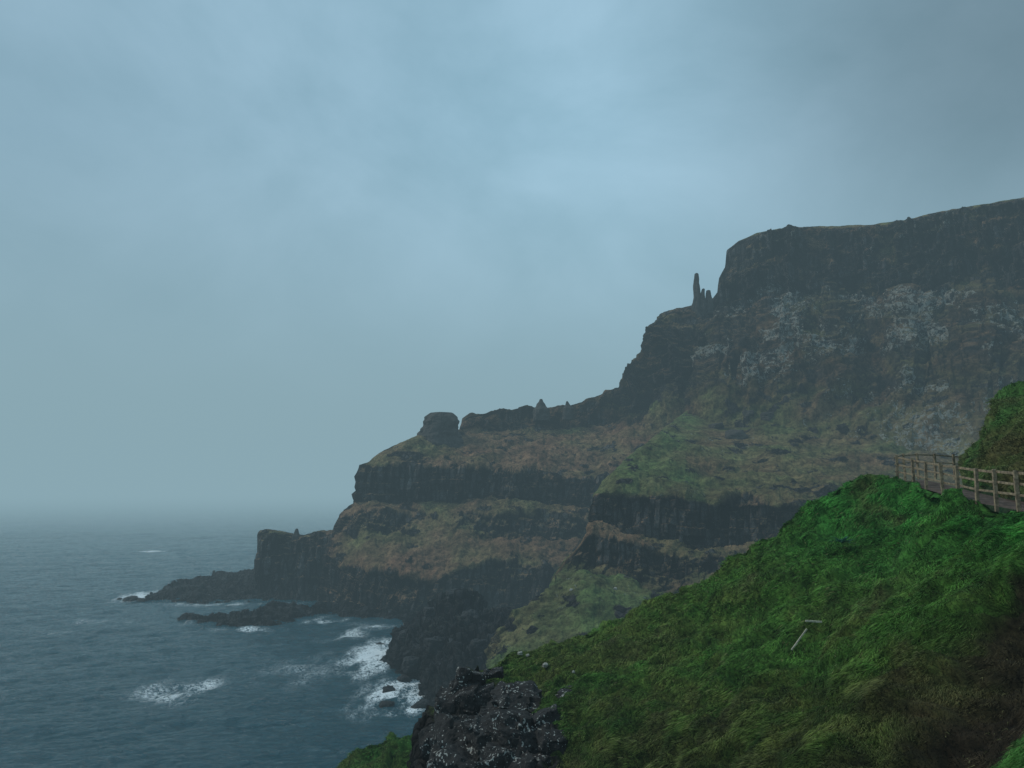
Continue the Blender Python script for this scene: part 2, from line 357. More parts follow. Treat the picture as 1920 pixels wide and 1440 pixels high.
F1=loft('rock_shelf',274,640,1.5,[
 ([(274,1121),(285,1112),(300,1103),(330,1092),(345,1087),(370,1084),(400,1072),(430,1070),(450,1067),(487,1062),(560,1062),(640,1077)],'z',[(274,.3),(300,2.5),(400,7),(487,9),(640,9)]),
 ([(274,1123),(330,1112),(450,1100),(560,1100),(640,1105)],'z',[(274,.3),(330,2),(450,4),(640,4)]),
 ([(274,1125),(350,1132),(450,1131),(520,1129),(640,1128)],'z',[(274,-.2),(640,-.2)])],[34,34],[dict(rock=1),dict(rock=1)],M_shore,back=[(5,3,-3),(15,20,-3)],front=[(4,-4)],seed=71,disp=sdisp,wob=3,colfn=shcol)
tag(F1['o'],'long low rock shelf running into the sea below the headland tip','shelf',kind='structure')
F2=loft('rock_shelf',333,800,1.5,[
 ([(333,1160),(350,1153),(370,1150),(420,1149),(455,1147),(480,1139),(500,1129),(540,1126),(570,1131),(640,1128),(700,1138),(800,1150)],'z',[(333,.4),(360,2),(500,4),(800,3.5)]),
 ([(333,1164),(380,1172),(450,1174),(500,1177),(540,1168),(565,1156),(620,1152),(700,1162),(800,1168)],'z',[(333,.1),(800,.1)])],[50],[dict(rock=1)],M_shore,back=[(3,1.5,-3),(8,10,-3)],front=[(3,-4)],seed=81,disp=sdisp,wob=3,colfn=shcol)
tag(F2['o'],'nearer low tidal rock shelf with foam along its edge','shelf',kind='structure')

# ------------------------------------------------------------ foreground hillside
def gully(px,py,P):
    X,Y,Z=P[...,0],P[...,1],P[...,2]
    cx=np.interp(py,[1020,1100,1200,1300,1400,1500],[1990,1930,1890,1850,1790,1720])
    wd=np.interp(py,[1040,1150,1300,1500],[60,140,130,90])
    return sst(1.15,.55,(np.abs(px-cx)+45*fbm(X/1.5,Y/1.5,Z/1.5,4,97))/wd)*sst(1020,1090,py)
def rockzone(px,py,P):
    X,Y,Z=P[...,0],P[...,1],P[...,2]
    m=1-np.sqrt(((px-900)/155)**2+((py-1412)/112)**2)
    m2=1-np.sqrt(((px-864)/46)**2+((py-1312)/60)**2)
    return sst(-.06,.1,np.maximum(m,m2)+.36*fbm(X/1.4,Y/1.4,Z/1.4,4,95))
def tuss(P,n,px,py,rock):
    X,Y,Z=P[...,0],P[...,1],P[...,2]
    k=np.clip(Y/26,.4,1)
    wx=X+1.2*fbm(X/2.4,Y/2.4,Z/2.4,3,89);wz=Z+1.2*fbm(X/2.4,Y/2.4,Z/2.4,3,88)
    dg=wx*.8+wz*.6; dn=-wx*.6+wz*.8
    a=-.78*np.abs(vn(dg/2.2,Y/3,dn/.95,91))+fbm(X/4,Y/5,Z/3,3,92)*.7-np.abs(fbm(dg/.8,Y/1.2,dn/.38,3,93,.6))*.42
    return a*k
def gtuss(P,n,px,py,rock):
    X,Y,Z=P[...,0],P[...,1],P[...,2]
    rz=rockzone(px,py,P)
    rr=ridged(X/1.6,Y/1.6,Z/1.6,5,44)*.5+(hsh(np.floor(X/.7+.2*Z),np.floor(Z/1.2),np.floor(X*0),4)-.5)*.6+(hsh(np.floor(X/.35),np.floor(Z/.5),np.floor(X*0),5)-.5)*.3-.2
    return (tuss(P,n,px,py,rock)-.9*gully(px,py,P))*(1-rz)+rz*rr
def fgcol(P,n,px,py,rock):
    X,Y,Z=P[...,0],P[...,1],P[...,2]
    N1=fbm(X/3,Y/4,Z/2.4,5,101,.6);N2=fbm(X/.8,Y/1.0,Z/.6,3,102)
    bright=np.array([.040,.158,.027]);mid=np.array([.056,.136,.022]);olive=np.array([.095,.110,.027]);brown=np.array([.095,.072,.034])
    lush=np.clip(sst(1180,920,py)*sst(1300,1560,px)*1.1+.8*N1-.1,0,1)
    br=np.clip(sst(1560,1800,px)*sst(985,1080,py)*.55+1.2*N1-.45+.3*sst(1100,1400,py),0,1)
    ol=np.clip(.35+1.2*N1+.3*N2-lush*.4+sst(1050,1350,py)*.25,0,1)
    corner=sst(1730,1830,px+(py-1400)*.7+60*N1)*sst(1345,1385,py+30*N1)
    c=mid*(1-ol[...,None])+olive*ol[...,None]
    c=c*(1-lush[...,None])+bright*lush[...,None]
    c=c*(1-br[...,None])+brown*br[...,None]
    c=c*(1-.28*sst(1150,1400,py)*(1-corner))[...,None]  # lower slope darkened in the colour, standing for its deep shadow
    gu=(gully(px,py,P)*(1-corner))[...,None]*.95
    c=c*(1-gu)+np.array([.030,.021,.012])*gu  # brown ground, with the hollow's shade darkened into the colour
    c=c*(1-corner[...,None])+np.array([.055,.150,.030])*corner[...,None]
    c=c*(1+.45*N2)[...,None]
    rz=rockzone(px,py,P)[...,None]
    c=c*(1-rz)+np.array([.016,.015,.014])*rz
    return c,rz
GC=[(776,1440),(790,1366),(810,1328),(834,1294),(860,1270),(900,1250),(960,1214),(1000,1196),(1100,1171),(1200,1141),(1250,1111),(1300,1086),(1350,1056),(1400,1017),(1450,985),(1500,950),(1550,911),(1590,892),(1630,886),(1680,896),(1740,913),(1800,928),(1870,941),(1920,950),(2120,985)]
FY=[(765,44),(860,46),(960,50),(1100,52),(1300,48),(1500,43),(1590,41),(1683,39),(1713,37),(1737,35),(1768,32),(1796,30),(1832,28.5),(1868,27),(1910,24.8),(2000,21),(2120,18)]
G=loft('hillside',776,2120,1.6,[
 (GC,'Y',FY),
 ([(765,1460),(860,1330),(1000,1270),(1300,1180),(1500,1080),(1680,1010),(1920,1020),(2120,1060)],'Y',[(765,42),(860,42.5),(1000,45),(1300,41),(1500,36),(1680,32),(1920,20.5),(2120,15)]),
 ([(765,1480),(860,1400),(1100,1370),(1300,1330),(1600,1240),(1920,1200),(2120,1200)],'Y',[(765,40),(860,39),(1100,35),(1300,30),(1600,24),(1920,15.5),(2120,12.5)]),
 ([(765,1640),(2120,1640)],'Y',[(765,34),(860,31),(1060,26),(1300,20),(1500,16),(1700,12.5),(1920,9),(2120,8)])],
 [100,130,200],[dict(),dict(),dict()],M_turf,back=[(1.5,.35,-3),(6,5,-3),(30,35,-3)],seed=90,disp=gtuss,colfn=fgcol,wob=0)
tag(G['o'],'steep foreground hillside of wind-blown grass','hillside',kind='structure')
def bankcol(P,n,px,py,rock):
    X,Y,Z=P[...,0],P[...,1],P[...,2]
    N1=fbm(X/2,Y/2,Z/2,4,111)
    g=np.clip(.4+.9*N1+sst(780,720,py)*.3,0,1)[...,None]
    c=np.array([.10,.095,.034])*(1-g)+np.array([.055,.13,.030])*g
    dk=(sst(1862,1846,px+6*N1)*sst(785,740,py))[...,None]
    c=c*(1-dk)+np.array([.03,.022,.016])*dk
    return c,dk
BK=[(1798,878),(1806,862),(1816,842),(1834,808),(1852,782),(1855,752),(1860,736),(1872,723),(1895,713),(1925,708),(2120,682)]
K=loft('grassy_bank',1798,2120,1.2,[
 (BK,'Y',[(1798,42),(1850,43),(1920,43),(2120,37)]),
 ([(1798,880),(1830,850),(1860,810),(1920,790),(2120,780)],'Y',[(1798,40.5),(1850,37),(1920,34),(2120,26)]),
 ([(1798,900),(1860,908),(1920,916),(2120,940)],'Y',[(1798,38.5),(1850,31),(1920,27),(2120,21)])],[50,60],[dict(),dict()],M_turf,back=[(3,.5,-3),(15,8,-3)],seed=120,disp=tuss,colfn=bankcol,wob=0)
tag(K['o'],'grassy bank rising behind the fenced path','bank',kind='structure')
def lmcol(P,n,px,py,rock):
    N1=fbm(P[...,0]/2,P[...,1]/2,P[...,2]/2,4,131);g=np.clip(.5+.8*N1,0,1)[...,None]
    return np.array([.060,.085,.02])*(1-g)+np.array([.032,.115,.020])*g,np.zeros(px.shape)
LM=loft('grassy_knoll',596,860,2,[
 ([(596,1462),(620,1432),(645,1412),(690,1388),(730,1375),(780,1371),(860,1368)],'Y',[(596,60),(860,56)]),
 ([(596,1560),(860,1560)],'Y',[(596,47),(860,44)])],[60],[dict()],M_turf,back=[(2,1,-3),(20,33,-3)],seed=130,disp=tuss,colfn=lmcol,wob=0)
tag(LM['o'],'small grassy knoll low down beside the foreground rocks','knoll',kind='structure')

# ------------------------------------------------------------ grass blades
M_gr,nt,N_,L_=newmat('grass_blades')
out=N_.new('ShaderNodeOutputMaterial');b=N_.new('ShaderNodeBsdfPrincipled');at=N_.new('ShaderNodeAttribute');at.attribute_name='Col'
L_.new(at.outputs['Color'],b.inputs['Base Color']);b.inputs['Roughness'].default_value=.6;b.inputs['Specular IOR Level'].default_value=.12
tr=N_.new('ShaderNodeBsdfTranslucent');L_.new(at.outputs['Color'],tr.inputs[0]);mx=N_.new('ShaderNodeMixShader');mx.inputs[0].default_value=.25
L_.new(b.outputs[0],mx.inputs[1]);L_.new(tr.outputs[0],mx.inputs[2]);L_.new(mx.outputs[0],out.inputs[0])
def blades(name,S,n,label,seed,lmul=1.0,skiprock=True):
    r=np.random.default_rng(seed)
    P,Nn=S['P'],S['n'];nb=max(S['nb']-1,0);nr,nx=P.shape[:2]
    hrow=np.abs(np.diff(S['py'],axis=0)).mean(1)+.02;hrow[:nb]=0
    if S['nb']: hrow[nb]=hrow[nb+1]*3+.3
    cdf=np.cumsum(hrow)/hrow.sum()
    i=np.searchsorted(cdf,r.random(n));j=r.integers(0,nx-1,n);a=r.random(n)[:,None];b_=r.random(n)[:,None]
    i=np.clip(i,0,nr-2)
    def bl(Q): return (Q[i,j]*(1-a)+Q[i+1,j]*a)*(1-b_)+(Q[i,j+1]*(1-a)+Q[i+1,j+1]*a)*b_
    p=bl(P);nn=bl(Nn);c=bl(S['c']);px=S['px'][i,j];py=S['py'][i,j]
    keep=np.ones(n,bool)
    if skiprock:
        keep=rockzone(px,py,p)<.35+.3*r.random(n)
        keep&=(gully(px,py,p)*.8<r.random(n))|((py>1370)&(px>1790))
    p,nn,c,px,py=p[keep],nn[keep],c[keep],px[keep],py[keep];n=len(p)
    X,Y,Z=p.T
    ang=fbm(X/1.6,Y/2.0,Z/1.2,3,seed+3)*2.3+r.normal(0,.5,n)+math.pi+.45
    fl=np.stack([np.cos(ang),np.sin(ang)*.7,-.55+.5*vn(X/1.5,Y/1.5,Z/1.5,seed+9)],-1)
    cl=np.clip(.5+1.1*fbm(X/.7,Y/1.0,Z/.42,3,seed+5),0,1)
    clump=.4+1.1*cl
    Ln=(.075+.13*r.random(n)**1.5)*clump*lmul*np.clip(.4+Y/30,.55,1.35)
    W=np.maximum(.004,Y*.00050)*(.7+.6*r.random(n))
    up=nn*.6+np.array([0,0,.3])
    side=np.cross(fl,up)+.35*r.normal(0,1,(n,3));side/=np.linalg.norm(side,axis=1,keepdims=True)
    L1=Ln[:,None]
    p0=p-up*.03;m=p+up*L1*.48+fl*L1*.32;t=p+up*L1*.5+fl*L1*.95
    w=(W[:,None]*side)
    V=np.stack([p0-w,p0+w,m+w*.8,m-w*.8,t],1).reshape(-1,3)
    base=np.arange(n)*5
    tri=np.stack([base,base+1,base+2, base,base+2,base+3, base+3,base+2,base+4],-1).reshape(-1,3)
    dry=(r.random(n)<.04)[:,None]
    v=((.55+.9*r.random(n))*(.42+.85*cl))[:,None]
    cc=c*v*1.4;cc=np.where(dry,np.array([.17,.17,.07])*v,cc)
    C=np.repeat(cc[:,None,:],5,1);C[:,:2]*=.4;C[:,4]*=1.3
    o=mesh_obj(name,V,tri,M_gr,cols=np.clip(C.reshape(-1,3),0.001,1),smooth=False)
    tag(o,label,'grass',kind='stuff');return o
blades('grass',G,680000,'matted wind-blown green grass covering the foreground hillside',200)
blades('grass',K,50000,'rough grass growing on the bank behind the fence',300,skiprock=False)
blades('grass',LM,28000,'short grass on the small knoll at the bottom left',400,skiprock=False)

# ------------------------------------------------------------ path and fence
fp=[(1683,897,39.2),(1713,904,37),(1737,911,35),(1768,920,32),(1796,927,30),(1832,935,28.5),(1868,941,27),(1910,948,24.9),(1955,957,22.8)]
base=[Pt(*q) for q in fp]
bb=np.array([Pt(np.interp(s,range(len(fp)),[q[0] for q in fp]),np.interp(s,range(len(fp)),[q[1] for q in fp]),np.interp(s,range(len(fp)),[q[2] for q in fp])) for s in np.linspace(0,len(fp)-1,60)])
rowsP=[]
for k in range(8):
    q=bb.copy();f=k/7*2.6-.1
    q[:,0]+=f*.85;q[:,1]+=f*.55;q[:,2]+=-.14+.03*f;rowsP.append(q)
rowsP=np.array(rowsP);idx=np.arange(8*60).reshape(8,60)
fc=np.stack([idx[:-1,:-1],idx[:-1,1:],idx[1:,1:],idx[1:,:-1]],-1).reshape(-1,4)
pc=np.tile(np.array([.11,.078,.062]),(480,1))*(1+.2*rng.normal(0,1,(480,1)))
o=mesh_obj('path',rowsP.reshape(-1,3),fc,M_path,cols=np.clip(pc,.02,1),rock=np.zeros(480));tag(o,'narrow reddish cliff path behind the wooden fence','path',kind='structure')

m,nt,N_,L_=newmat('weathered_timber');M_wood=m
out=N_.new('ShaderNodeOutputMaterial');b=N_.new('ShaderNodeBsdfPrincipled');L_.new(b.outputs[0],out.inputs[0])
tc=N_.new('ShaderNodeTexCoord');n1=N_.new('ShaderNodeTexNoise');n1.inputs['Scale'].default_value=7;n1.inputs['Detail'].default_value=7;n1.inputs['Roughness'].default_value=.7;L_.new(tc.outputs['Object'],n1.inputs[0])
r=N_.new('ShaderNodeValToRGB');r.color_ramp.elements[0].color=(.07,.045,.026,1);r.color_ramp.elements[1].color=(.38,.285,.17,1);r.color_ramp.elements[0].position=.36;r.color_ramp.elements[1].position=.68
L_.new(n1.outputs[0],r.inputs[0]);L_.new(r.outputs[0],b.inputs['Base Color']);b.inputs['Roughness'].default_value=.75
bp=N_.new('ShaderNodeBump');bp.inputs['Distance'].default_value=.01;L_.new(n1.outputs[0],bp.inputs['Height']);L_.new(bp.outputs[0],b.inputs['Normal'])
def beam(a,b,w,h,up=(0,0,1),taper=1.0,bev=.008):
    a=np.array(a,float);b=np.array(b,float);d=b-a;L=np.linalg.norm(d);d/=L
    up=np.array(up,float);s=np.cross(d,up);s/=np.linalg.norm(s);u=np.cross(s,d)
    V=[]
    prof=[(-w/2+bev,-h/2),(w/2-bev,-h/2),(w/2,-h/2+bev),(w/2,h/2-bev),(w/2-bev,h/2),(-w/2+bev,h/2),(-w/2,h/2-bev),(-w/2,-h/2+bev)]
    ts=[0,bev/L,.33,.66,1-bev/L,1]
    for q,t in enumerate(ts):
        k=.88 if q in(0,5) else 1
        jit=np.array([random.uniform(-.006,.006) for _ in range(3)])
        for x,y in prof: V.append(a+d*L*t+s*x*k+u*y*k+jit)
    Fc=[]
    for q in range(5):
        for i in range(8): Fc.append((q*8+i,q*8+(i+1)%8,(q+1)*8+(i+1)%8,(q+1)*8+i))
    Fc.append(tuple(range(7,-1,-1)));Fc.append(tuple(range(40,48)))
    return V,Fc
fence_pts=[q.copy() for q in base]
far=[Pt(x,y,Y) for x,y,Y in [(1684,893,41.0),(1697,889,42.6),(1722,887,43.8),(1754,887,44.4),(1790,889,44.6),(1815,892,44.4)]]
fence_pts=far[::-1]+fence_pts;NF=len(far)
fr=empty('wooden_fence',tuple(base[4]),'weathered post and rail wooden fence curving along the cliff path','fence')
o0=np.array(base[4])
def fpart(name,a,b,w,h,up=(0,0,1)):
    V,Fc=beam(np.array(a)-o0,np.array(b)-o0,w,h,up)
    return mesh_obj(name,V,Fc,M_wood,parent=fr,smooth=False)
for i,q in enumerate(fence_pts):
    lean=np.array([random.uniform(-.04,.04),random.uniform(-.04,.04),0])
    nxt=fence_pts[min(i+1,len(fence_pts)-1)]-fence_pts[max(i-1,0)]
    fpart('post',q+np.array([0,0,-.35]),q+lean+np.array([0,0,1.14+random.uniform(-.02,.03)]),.12,.12,up=nxt/np.linalg.norm(nxt))
for i in range(len(fence_pts)-1):
    a,b=fence_pts[i],fence_pts[i+1]
    d=b-a;sd=np.cross(d,(0,0,1));sd/=np.linalg.norm(sd);off=-sd*.082
    if i<NF: off=-off
    for zz,hh in (((1.04,.09),(.68,.08),(.33,.08)) if i>=NF-1 else ((1.04,.08),(.62,.06))):
        j=random.uniform(-.02,.02)
        fpart('rail',a+off+np.array([0,0,zz+j]),b+off+np.array([0,0,zz-j])-d/np.linalg.norm(d)*.006,.042,hh)

# ------------------------------------------------------------ rocks
def ico(sub):
    import bmesh
    bm=bmesh.new();bmesh.ops.create_icosphere(bm,subdivisions=sub,radius=1)
    V=np.array([v.co[:] for v in bm.verts]);Fc=np.array([[v.index for v in f.verts] for f in bm.faces]);bm.free();return V,Fc
ICO={3:ico(3),4:ico(4),5:ico(5)}
def facet(dirs,seed,k=14,lo=.85,hi=1.15,alo=.72,ahi=.9,jit=.16):
    r=np.random.default_rng(seed);n=r.normal(0,1,(k,3));n/=np.linalg.norm(n,axis=1,keepdims=True)
    ax=np.array([[1,0,0],[-1,0,0],[0,1,0],[0,-1,0],[0,0,1],[0,0,-1]],float)+r.normal(0,jit,(6,3));ax/=np.linalg.norm(ax,axis=1,keepdims=True)
    d=np.concatenate([r.uniform(lo,hi,k),r.uniform(alo,ahi,6)])
    n=np.concatenate([n,ax]);q=dirs@n.T
    rad=np.where(q>.05,d/np.maximum(q,.05),9).min(1);return np.minimum(rad,1.45)
def boulder(name,c,size,seed,mat,label,cat='rock',group=None,sub=4,rot=None,rough=.06,jag=False):
    V,Fc=ICO[sub];rad=facet(V,seed) if not jag else facet(V,seed,k=10,lo=.76,hi=1.08,alo=.66,ahi=.88,jit=.2)
    s=np.array(size)/2
    P=V*rad[:,None]*s/.92
    f=1.6/ max(s.mean(),.01)
    nz=fbm(P[:,0]*f+seed,P[:,1]*f,P[:,2]*f,4,seed)*rough*s.mean()+ridged(P[:,0]*f*1.2,P[:,1]*f*1.2,P[:,2]*f*2.2+seed,3,seed+3)*rough*s.mean()
    if jag:
        lay=hsh(np.floor(P[:,2]/.5+.3*P[:,0]+seed+.4*fbm(P[:,0]*2,P[:,1]*2,P[:,2]*2,2,seed)),np.floor(P[:,0]/1.1+seed*.3),np.floor(P[:,2]*0),seed)-.5
        nz=nz+(lay*.34+.5*fbm(P[:,0]*2.2,P[:,1]*2.2,P[:,2]*2.2,5,seed+7,.62)*.2)*s.mean()*.8
    P=P+V*nz[:,None]
    a=rot if rot is not None else random.uniform(-.6,.6)
    R=np.array([[math.cos(a),-math.sin(a),0],[math.sin(a),math.cos(a),0],[0,0,1]]);P=P@R.T
    o=mesh_obj(name,P,Fc,mat,smooth=False);o.location=tuple(map(float,c));tag(o,label,cat,group);return o
def stack(name,px,ytop,ybot,wpx,Y,seed,mat,label,cat,profile,sink=6,wander=.25,ns=40,nr=46,amp=1.0):
    top=Pt(px,ytop,Y);bot=Pt(px,ybot,Y);h=top[2]-bot[2];w=wpx/F*Y
    th=np.linspace(0,2*math.pi,ns,endpoint=False)
    V=[]
    for i in range(nr):
        t=i/(nr-1);z=-sink+(h+sink)*t
        tt=max(0,z/h);r=np.interp(tt,[p[0] for p in profile],[p[1] for p in profile])*w/2
        if i==nr-1:r*=.45
        cx=wander*w*float(vn(z/6,seed,0,seed));
        q=1+amp*(.10*np.round(np.cos(th*5+seed)*1.5)/1.5+.22*fbm(np.cos(th)*1.3+seed,np.sin(th)*1.3,z/4.0,3,seed))
        V.append(np.stack([cx+r*q*np.cos(th),r*q*np.sin(th)*.9,np.full(ns,z)],-1))
    V=np.concatenate(V);idx=np.arange(nr*ns).reshape(nr,ns)
    Fc=[(int(idx[i,j]),int(idx[i,(j+1)%ns]),int(idx[i+1,(j+1)%ns]),int(idx[i+1,j])) for i in range(nr-1) for j in range(ns)]
    Fc.append(tuple(int(v) for v in idx[-1]))
    o=mesh_obj(name,V,Fc,mat,smooth=False);o.location=tuple(map(float,bot));tag(o,label,cat);return o
stack('rock_pinnacle',1308,512,577,13,400,1,M_rockf,'tall thin basalt chimney standing on the ridge beside the high cliff','pinnacle',[(0,1.5),(.12,1.15),(.5,.95),(.55,1.0),(.8,.75),(1,.5)])
stack('rock_pinnacle',1319,541,574,9,399,2,M_rockf,'short pinnacle close against the right side of the tall chimney','pinnacle',[(0,1.5),(.3,1.1),(.7,.9),(1,.6)])
stack('rock_pinnacle',1331,544,569,11,399,3,M_rockf,'squat blocky pinnacle between the chimneys and the cliff edge','pinnacle',[(0,1.4),(.4,1.1),(.75,.9),(1,.7)])
stack('rock_pinnacle',1016,748,768,16,407,4,M_rockf,'larger pointed crag on the lower ridge skyline','pinnacle',[(0,2.0),(.3,1.2),(.55,.9),(.75,.5),(1,.3)])
stack('rock_pinnacle',1063,752,766,9,407,5,M_rockf,'small pointed crag right of the larger crag on the lower ridge','pinnacle',[(0,2.2),(.4,1.1),(.7,.7),(1,.3)])
stack('rock_pinnacle',555,991,1005,7,356,6,M_rockf,'tiny knob of rock on top of the block at the headland tip','pinnacle',[(0,2.2),(.4,1.2),(.7,.9),(1,.5)])
stack('rock_stack',827,773,819,72,386,15,M_rockf,'broad rounded rock stack standing apart above the headland tip','rock stack',[(0,1.2),(.2,1.05),(.45,.95),(.6,.93),(.8,.78),(.93,.58),(1,.46)],wander=.06,ns=90,nr=60,amp=.8)

near=[
 (878,1286,58,48,'knobbly dark rock at the top of the foreground outcrop'),
 (926,1270,36,24,'small lichen-spotted rock half sunk in grass right of the outcrop top'),
 (844,1347,52,84,'upright dark rock on the seaward edge of the outcrop'),
 (892,1342,66,86,'narrow fractured rock in the middle of the outcrop below its top'),
 (966,1334,96,66,'wide white-spotted boulder on the right of the outcrop'),
 (1066,1307,44,22,'lone dark rock poking out of the grass furthest right'),
 (816,1406,40,84,'narrow dark slab at the far left foot of the outcrop'),
 (858,1412,80,116,'tall blocky column rock at the lower left of the outcrop'),
 (917,1408,88,106,'tall dark block in the lower middle of the outcrop'),
 (984,1398,96,84,'flat-topped lichened block at the lower right of the outcrop'),
 (1028,1356,50,42,'small dark block right of the wide spotted boulder'),
 (1006,1444,110,70,'broad low rock at the bottom right edge of the outcrop'),
 (886,1460,110,80,'broad low rock at the bottom left edge of the outcrop'),
 (946,1450,80,80,'middle rock of the bottom row of the outcrop'),
 (1042,1406,46,50,'dark wedge of rock meeting the grass at the right of the outcrop'),
]
for k,(x,y,w,h,lab) in enumerate(near):
    Y=surf(G,max(x,812),y)[1]; s=w/F*Y; Y+=.25*s
    boulder('basalt_boulder',Pt(x,y,Y),(s*1.2,s*1.2,h/F*Y*1.15),500+k,M_rockn,lab,'boulder','rocks of the foreground outcrop',sub=5,rough=.08,jag=True,rot=random.uniform(-.5,.5))
for x,y,w,lab in [(975,1229,8,'pale stone lying leftmost at the grass edge above the outcrop'),(990,1231,6,'pale stone just right of the leftmost pale stone'),(1022,1251,10,'larger pale stone in the grass right of the outcrop top'),(1075,1263,5,'smallest pale stone in the grass, furthest right')]:
    p=surf(G,x,y);s=w/F*p[1];boulder('pale_stone',p+np.array([0,-.2,.13]),(s,s,s*.7),int(x),M_white,lab,'stone',sub=3,rough=.2)
for k,(x,y,w,h,lab) in enumerate([(727,1326,26,15,'dark rock awash in the white surf nearest the shore foot'),(729,1297,22,12,'low dark rock in the surf above the other surf rock'),(712,1211,14,8,'small rock in the foam beside the dark shore'),(247,1126,22,9,'small rock off the tip of the long shelf, further out'),(266,1127,16,6,'small rock close to the tip of the long shelf'),(224,1124,8,4,'tiny outermost rock off the long shelf'),(790,1328,26,18,'dark rock at the water edge where the shore meets the outcrop'),(757,1278,22,16,'angular rock at the waterline of the dark shore')]):
    p=sea_pt(x,y,-.2);boulder('sea_rock',p,(w/F*p[1],w/F*p[1]*1.3,h/F*p[1]*1.3),700+k,M_rocks,lab,'rock',sub=4,rough=.2)
for k,(x,y,w,h,S,lab) in enumerate([(1378,820,40,26,B,'large dark boulder on the green shoulder above the cliff band'),(1344,803,26,20,B,'dark boulder left of the large one on the green shoulder'),(1440,781,24,16,A,'dark boulder higher up the brown slope right of the shoulder'),(1404,776,20,14,A,'small dark boulder on the brown slope above the shoulder'),(1490,835,14,9,B,'small grey boulder alone on the slope right of the shoulder'),(1155,1104,7,5,D,'white stone on the green mound, right side'),(1071,1106,6,4,D,'white stone on the green mound, left side')]):
    p=surf(S,x,y);Y=p[1];boulder('slope_boulder' if k<5 else 'pale_stone',p,(w/F*Y,w/F*Y,h/F*Y),800+k,M_rockf if k<5 else M_white,lab,'boulder' if k<5 else 'stone',sub=4,rough=.14)
for k,(x,y,w,h,lab) in enumerate([(850,1116,26,22,'boulder crowning the top of the dark shore'),(812,1150,30,24,'boulder on the left shoulder of the dark shore'),(760,1195,26,28,'boulder at the outer corner of the dark shore'),(880,1160,34,26,'boulder right of centre on the dark shore'),(820,1215,40,34,'big boulder in the middle of the dark shore'),(900,1215,36,28,'boulder low on the right of the dark shore'),(770,1245,30,24,'boulder above the waterline of the dark shore')]):
    p=surf(E,x,y);Y=p[1];boulder('shore_boulder',p,(w/F*Y,w/F*Y,h/F*Y),850+k,M_rocks,lab,'boulder',sub=4,rough=.16)

# ------------------------------------------------------------ small things on the slope
M_stick=rock_mat('bleached_wood',(.55,.49,.38),2.0,6,0)
def stick(name,a,b,w,lab,near=.5):
    Y=min(surf(G,*a)[1],surf(G,*b)[1])-near;pa=Pt(a[0],a[1],Y);pb=Pt(b[0],b[1],Y)
    V,Fc=beam(pa-pa,pb-pa,w,w*.7,up=(0,1,0));o=mesh_obj(name,V,Fc,M_stick,smooth=False);o.location=tuple(map(float,pa));tag(o,lab,'stick')
stick('wooden_stick',(1484,1219),(1513,1179),.06,'bleached wooden stick slanting upright in the grass')
stick('wooden_stick',(1510,1164),(1541,1166),.07,'short bleached piece of wood lying level above the slanting stick')
p=surf(G,1572,1028)+np.array([0,-.5,.3]);V=[];Fc=[]
for k in range(26):
    a=k*2.4;L=.7+.2*random.random();el=.25+.6*random.random();d=np.array([math.cos(a)*math.cos(el),math.sin(a)*math.cos(el),math.sin(el)])
    s=np.array([-math.sin(a),math.cos(a),0]);n0=len(V)
    for t,w in ((0,.02),(.35,.06),(.7,.045),(1,.003)):
        q=d*L*t+np.array([0,0,-.35*t*t*L]);V+=[q-s*w,q+s*w]
    for i in range(3):Fc.append((n0+2*i,n0+2*i+1,n0+2*i+3,n0+2*i+2))
o=mesh_obj('rosette_plant',V,Fc,M_gr,cols=np.tile([.02,.10,.06],(len(V),1)));o.location=tuple(map(float,p));tag(o,'dark spiky rosette plant growing near the top of the grass slope','plant')

# ------------------------------------------------------------ sea
Yr=np.concatenate([np.geomspace(45,115,40,endpoint=False),np.geomspace(115,620,620,endpoint=False),np.geomspace(620,2400,260,endpoint=False),np.geomspace(2400,22000,60)])
tx=np.concatenate([np.linspace(-2.2,-.8,50,endpoint=False),np.linspace(-.8,.1,760,endpoint=False),np.linspace(.1,2.2,80)])
YY,TT=np.meshgrid(Yr,tx,indexing='ij');XX=YY*TT
w=sst(2200,350,YY)
xr=XX*.9+YY*.43;yr=YY*.9-XX*.43
ZZ=w*(fbm(xr/26,yr/11,0,2,5)*.38+sst(1100,300,YY)*(fbm(xr/9,yr/4.2,1,3,6)*.38+(ridged(xr/5,yr/2.6,2,3,7))*.26))
foam=np.zeros_like(XX)
for cx,cy,rx,ry,st in [(350,1295,100,30,.46),(300,1293,30,10,.30),(440,1280,60,14,.30),(745,1302,66,36,.9),(700,1230,52,36,.75),(725,1205,30,20,.5),(775,1315,40,24,.85),(690,1330,60,14,.5),(255,1119,32,10,.65),(420,1134,190,5,.28),(600,1164,50,8,.40),(470,1180,130,5,.34),(340,1168,26,8,.4),(690,1178,70,10,.3),(105,1188,40,7,.28),(285,1034,22,3,.5),(560,1260,150,60,.18),(640,1190,60,20,.32),(180,1165,90,8,.22)]:
    c=sea_pt(cx,cy);ex=sea_pt(cx+rx,cy)[0]-c[0];ey=abs(sea_pt(cx,cy-ry)[1]-sea_pt(cx,cy+ry)[1])/2
    foam=np.maximum(foam,st*np.exp(-1.1*(((XX-c[0])/ex)**2+((YY-c[1])/ey)**2)))
caps=sst(1.0,1.25,fbm(xr/16,yr/6,5,3,77)+.35*fbm(xr/80,yr/60,1,2,78))*.30*np.clip(1-YY/1200,0,1)
foam=np.maximum(foam,caps)
foam=foam*(1+1.3*fbm(XX/5.5,YY/12,3,5,79,.65))
idx=np.arange(XX.size).reshape(XX.shape)
fc=np.stack([idx[:-1,:-1],idx[:-1,1:],idx[1:,1:],idx[1:,:-1]],-1).reshape(-1,4)
m,nt,N_,L_=newmat('sea_water')
